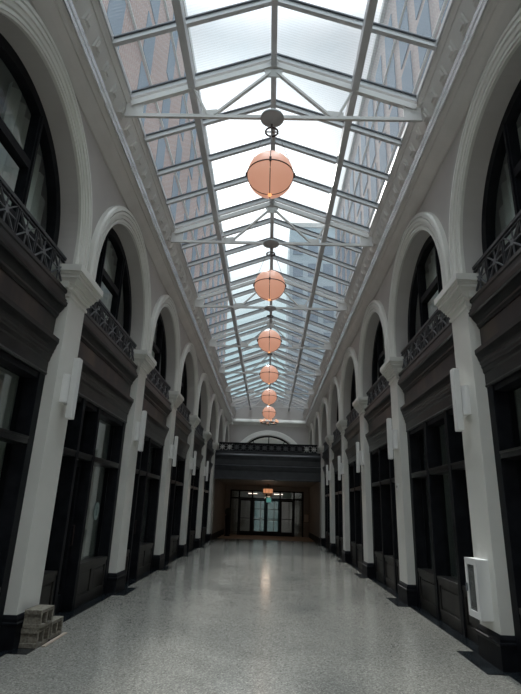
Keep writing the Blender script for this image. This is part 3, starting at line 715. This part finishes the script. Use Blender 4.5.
# hanging lantern
t = thing('hanging_lantern', 'warm glowing drum lantern hanging before the entrance doors', 'lantern', (.05, 30.0, 3.0))
bm = NB(); lathe(bm, [(0, 0), (.07, 0), (.07, -.03), (0, -.03)], 20); tube(bm, [(0, 0, -.02), (0, 0, -.28)], .012, 6); obj('stem', bm, M_BRONZE, t)
bm = NB(); lathe(bm, [(0, -.27), (.28, -.27), (.28, -.53), (0, -.53)], 28); obj('shade', bm, M_LANTERN, t)
for z in (-.27, -.53):
    bm = NB(); tube(bm, [(.285 * math.cos(a * PI / 16), .285 * math.sin(a * PI / 16), z) for a in range(32)], .014, 6, True); obj('hoop', bm, M_BRONZE, t)
bm = NB()
for k in range(8): a = k * PI / 4 + .2; tube(bm, [(.285 * math.cos(a), .285 * math.sin(a), -.27), (.285 * math.cos(a), .285 * math.sin(a), -.53)], .008, 5)
obj('cage', bm, M_BRONZE, t)
pl = bpy.data.lights.new('lantern_bulb', 'POINT'); pl.energy = 8; pl.color = (1, .78, .60); pl.shadow_soft_size = .26
po = bpy.data.objects.new('lantern_bulb', pl); COL.objects.link(po); po.location = (.05, 30.0, 2.25)
# teal sign
t = thing('hanging_sign', 'small glowing teal sign hanging below the lantern in front of the doors', 'sign', (.11, 31.5, 3.0))
bm = NB()
for x in (-.08, .08): tube(bm, [(x, 0, 0), (x, 0, -.72)], .006, 5)
obj('rod', bm, M_BRONZE, t); obj('housing', box(NB(), -.16, .16, -.03, .03, -1.03, -.72), M_GASKET, t, bevel=.006); obj('face', box(NB(), -.14, .14, -.036, -.03, -1.01, -.74), M_TEAL, t)
t = thing('transom_panel', 'pale teal rectangular panel in the glass above the right-hand doors', 'panel', (1.27, DY - .02, 2.29))
obj('plate', box(NB(), -.26, .26, -.05, -.04, 0, .33), mat('pale_teal', (.22, .36, .34), .5), t); obj('clip', box(NB(), -.02, .02, -.04, -.02, .1, .2), M_BRONZE, t)
# framed notice on right
t = thing('notice_board', 'beige framed notice on the wall right of the entrance doors', 'notice', (2.50, DY - .05, .88))
obj('frame', box(NB(), -.17, .17, -.04, 0, 0, .5), M_BRONZE, t); obj('sheet', box(NB(), -.15, .15, -.046, -.04, .02, .48), M_PAPER, t)
# dark door with a wreath at left
t = thing('coat_stand', 'tall dark stand with a round bushy top left of the entrance doors', 'plant stand', (-2.32, 31.2, 0.006))
bm = NB(); lathe(bm, [(0, 0), (.17, 0), (.17, .04), (.10, .08), (.12, .5), (.16, 1.1), (.10, 1.2), (0, 1.2)], 20); obj('pedestal', bm, M_BLACK, t, smooth=True)
bm = NB(); bmesh.ops.create_icosphere(bm, subdivisions=3, radius=.2)
for v in bm.verts: v.co *= random.uniform(.8, 1.12)
bmesh.ops.translate(bm, verts=bm.verts, vec=(0, 0, 1.38)); obj('foliage', bm, M_LEAF, t); t.name = 'potted_topiary'; t['label'] = 'tall dark pedestal with a round bushy top left of the entrance doors'; t['category'] = 'potted plant'

# little camera dome at the end of the left cornice
t = thing('dome_camera', 'tiny white dome at the far end of the left cornice', 'camera', (-2.42, 32.2, 6.80))
bm = NB(); lathe(bm, [(0, .12), (.05, .12), (.05, .06), (.07, .05), (.07, 0), (.05, -.05), (0, -.07)], 16); obj('dome', bm, M_WHITE, t, smooth=True)
bm = NB(); tube(bm, [(0, 0, .1), (0, 0, .42)], .02, 8); obj('stem', bm, M_WHITE, t)

# ------------------------------------------------------------------ buildings outside
def building(label, x0, x1, y0, y1, h, m, face_x, cols=14, rows=7, zlow=18, extra=None, bw=1.5, bh=2.3, wm=None, dz=3.7):
    t = thing('brick_building', label, 'building', ((x0 + x1) / 2, y0, 0))
    ox, oy = (x0 + x1) / 2, y0
    obj('wall', box(NB(), x0 - ox, x1 - ox, 0, y1 - y0, 0, h), m, t)
    sg = 1 if face_x > ox else -1; fx = face_x - ox
    for r in range(rows):
        z = zlow + dz * r
        if z + 2.7 > h: break
        if r % 2 == 0: obj('string_course', box(NB(), fx, fx + sg * .12, 0, y1 - y0, z - .42, z - .34), M_SILL, t)
        for c in range(cols):
            y = 2.0 + (y1 - y0 - 3) / cols * c
            bm = NB(); box(bm, fx, fx + sg * .05, y, y + bw, z, z + bh); wi = obj('window', bm, wm or M_BWIN, t)
            
    obj('parapet', box(NB(), fx - sg * .3, fx + sg * .25, 0, y1 - y0, h - .5, h + .1), M_SILL, t)
    return t
building('tall red brick building seen through the left side of the glass roof', -20, -7.5, 4, 75, 38, M_BRICK, -7.5, cols=14, rows=6, zlow=18.0, bw=1.7, bh=2.9)
building('tall greyish brick building seen through the right side of the glass roof', 8, 20, 4, 58, 38.5, M_BRICK2, 8, cols=15, rows=6, zlow=18.0, bw=2.0, bh=3.0)
t = thing('office_tower', 'blue-grey block beyond the far end, seen through the roof right of the second globe', 'building', (5.5, 62, 0))
obj('wall', box(NB(), -3.4, 5.5, 0, 12, 0, 40.5), M_TOWER, t)
for r in range(8):
    for c in range(4):
        obj('window', box(NB(), -2.9 + 2.1 * c, -1.5 + 2.1 * c, -.06, 0, 12 + 3.4 * r, 14 + 3.4 * r), M_BWIN, t)
obj('parapet', box(NB(), -3.5, 5.5, -.1, .3, 40.2, 40.9), M_SILL, t)

# ------------------------------------------------------------------ sky and sun
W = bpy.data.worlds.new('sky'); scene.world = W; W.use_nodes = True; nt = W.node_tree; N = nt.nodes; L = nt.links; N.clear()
out = N.new('ShaderNodeOutputWorld'); bg = N.new('ShaderNodeBackground'); tc = N.new('ShaderNodeTexCoord')
mp = N.new('ShaderNodeMapping'); mp.inputs['Scale'].default_value = (1, 1, 1.6)
no = N.new('ShaderNodeTexNoise'); no.inputs['Scale'].default_value = 3.2; no.inputs['Detail'].default_value = 7; no.inputs['Roughness'].default_value = .55
cr = N.new('ShaderNodeValToRGB'); e = cr.color_ramp.elements; e[0].position = .30; e[0].color = (.42, .52, .58, 1); e[1].position = .62; e[1].color = (.64, .66, .68, 1)
L.new(tc.outputs['Generated'], mp.inputs[0]); L.new(mp.outputs[0], no.inputs['Vector']); L.new(no.outputs['Fac'], cr.inputs[0])
sund = Vector((-.072, .798, .598)).normalized()
dp = N.new('ShaderNodeVectorMath'); dp.operation = 'DOT_PRODUCT'; nm = N.new('ShaderNodeVectorMath'); nm.operation = 'NORMALIZE'
L.new(tc.outputs['Generated'], nm.inputs[0]); L.new(nm.outputs[0], dp.inputs[0]); dp.inputs[1].default_value = sund
gr = N.new('ShaderNodeMapRange'); gr.inputs['From Min'].default_value = .95; gr.inputs['From Max'].default_value = 1.0; gr.inputs['To Min'].default_value = 0; gr.inputs['To Max'].default_value = 1
pw = N.new('ShaderNodeMath'); pw.operation = 'POWER'; pw.inputs[1].default_value = 2.5
L.new(dp.outputs['Value'], gr.inputs[0]); L.new(gr.outputs[0], pw.inputs[0])
ad = N.new('ShaderNodeMix'); ad.data_type = 'RGBA'; ad.blend_type = 'ADD'; ad.inputs[0].default_value = 1
sc = N.new('ShaderNodeMix'); sc.data_type = 'RGBA'; sc.inputs[6].default_value = (0, 0, 0, 1); sc.inputs[7].default_value = (1.6, 1.55, 1.5, 1)
L.new(pw.outputs[0], sc.inputs[0]); L.new(cr.outputs[0], ad.inputs[6]); L.new(sc.outputs[2], ad.inputs[7])
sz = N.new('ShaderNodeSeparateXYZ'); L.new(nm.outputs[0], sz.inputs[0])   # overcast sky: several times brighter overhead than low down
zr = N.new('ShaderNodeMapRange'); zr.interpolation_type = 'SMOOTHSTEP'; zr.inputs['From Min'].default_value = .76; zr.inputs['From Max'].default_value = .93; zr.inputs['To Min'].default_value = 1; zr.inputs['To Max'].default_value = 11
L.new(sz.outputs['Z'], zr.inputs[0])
lo = N.new('ShaderNodeMapRange'); lo.inputs['From Min'].default_value = .25; lo.inputs['From Max'].default_value = .62; L.new(sz.outputs['Z'], lo.inputs[0])
cy = N.new('ShaderNodeMix'); cy.data_type = 'RGBA'; cy.inputs[6].default_value = (.48, .70, .74, 1); L.new(lo.outputs[0], cy.inputs[0]); L.new(cr.outputs[0], cy.inputs[7]); L.new(cy.outputs[2], ad.inputs[6])
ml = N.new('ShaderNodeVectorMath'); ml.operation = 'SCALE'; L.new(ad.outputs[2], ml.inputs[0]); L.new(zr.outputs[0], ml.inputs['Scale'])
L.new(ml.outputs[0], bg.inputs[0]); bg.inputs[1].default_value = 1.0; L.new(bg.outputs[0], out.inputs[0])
sl = bpy.data.lights.new('sun', 'SUN'); sl.energy = 3.0; sl.angle = math.radians(3.0); sl.color = (1, .97, .92)
so = bpy.data.objects.new('sun', sl); COL.objects.link(so); so.rotation_euler = (-sund).to_track_quat('-Z', 'Y').to_euler()

# ------------------------------------------------------------------ camera
cd = bpy.data.cameras.new('camera'); cam = bpy.data.objects.new('camera', cd); COL.objects.link(cam); scene.camera = cam
R_ = Vector((0.99932, 0.015475, 0.033466)); U_ = Vector((-0.026964, -0.312331, 0.94959)); B_ = Vector((0.025148, -0.949847, -0.311702))
mw = Matrix((R_, U_, B_)).transposed().to_4x4(); mw.translation = (0.10823, 0, 1.6); cam.matrix_world = mw
cd.sensor_fit = 'HORIZONTAL'; cd.sensor_width = 36; cd.lens = 492.855 / 521 * 36; cd.clip_start = .05; cd.clip_end = 500

vs = scene.view_settings; scene.display_settings.display_device = 'sRGB'
vs.view_transform = 'Standard'; vs.look = 'None'; vs.gamma = 1; vs.use_curve_mapping = False; vs.exposure = 0.0
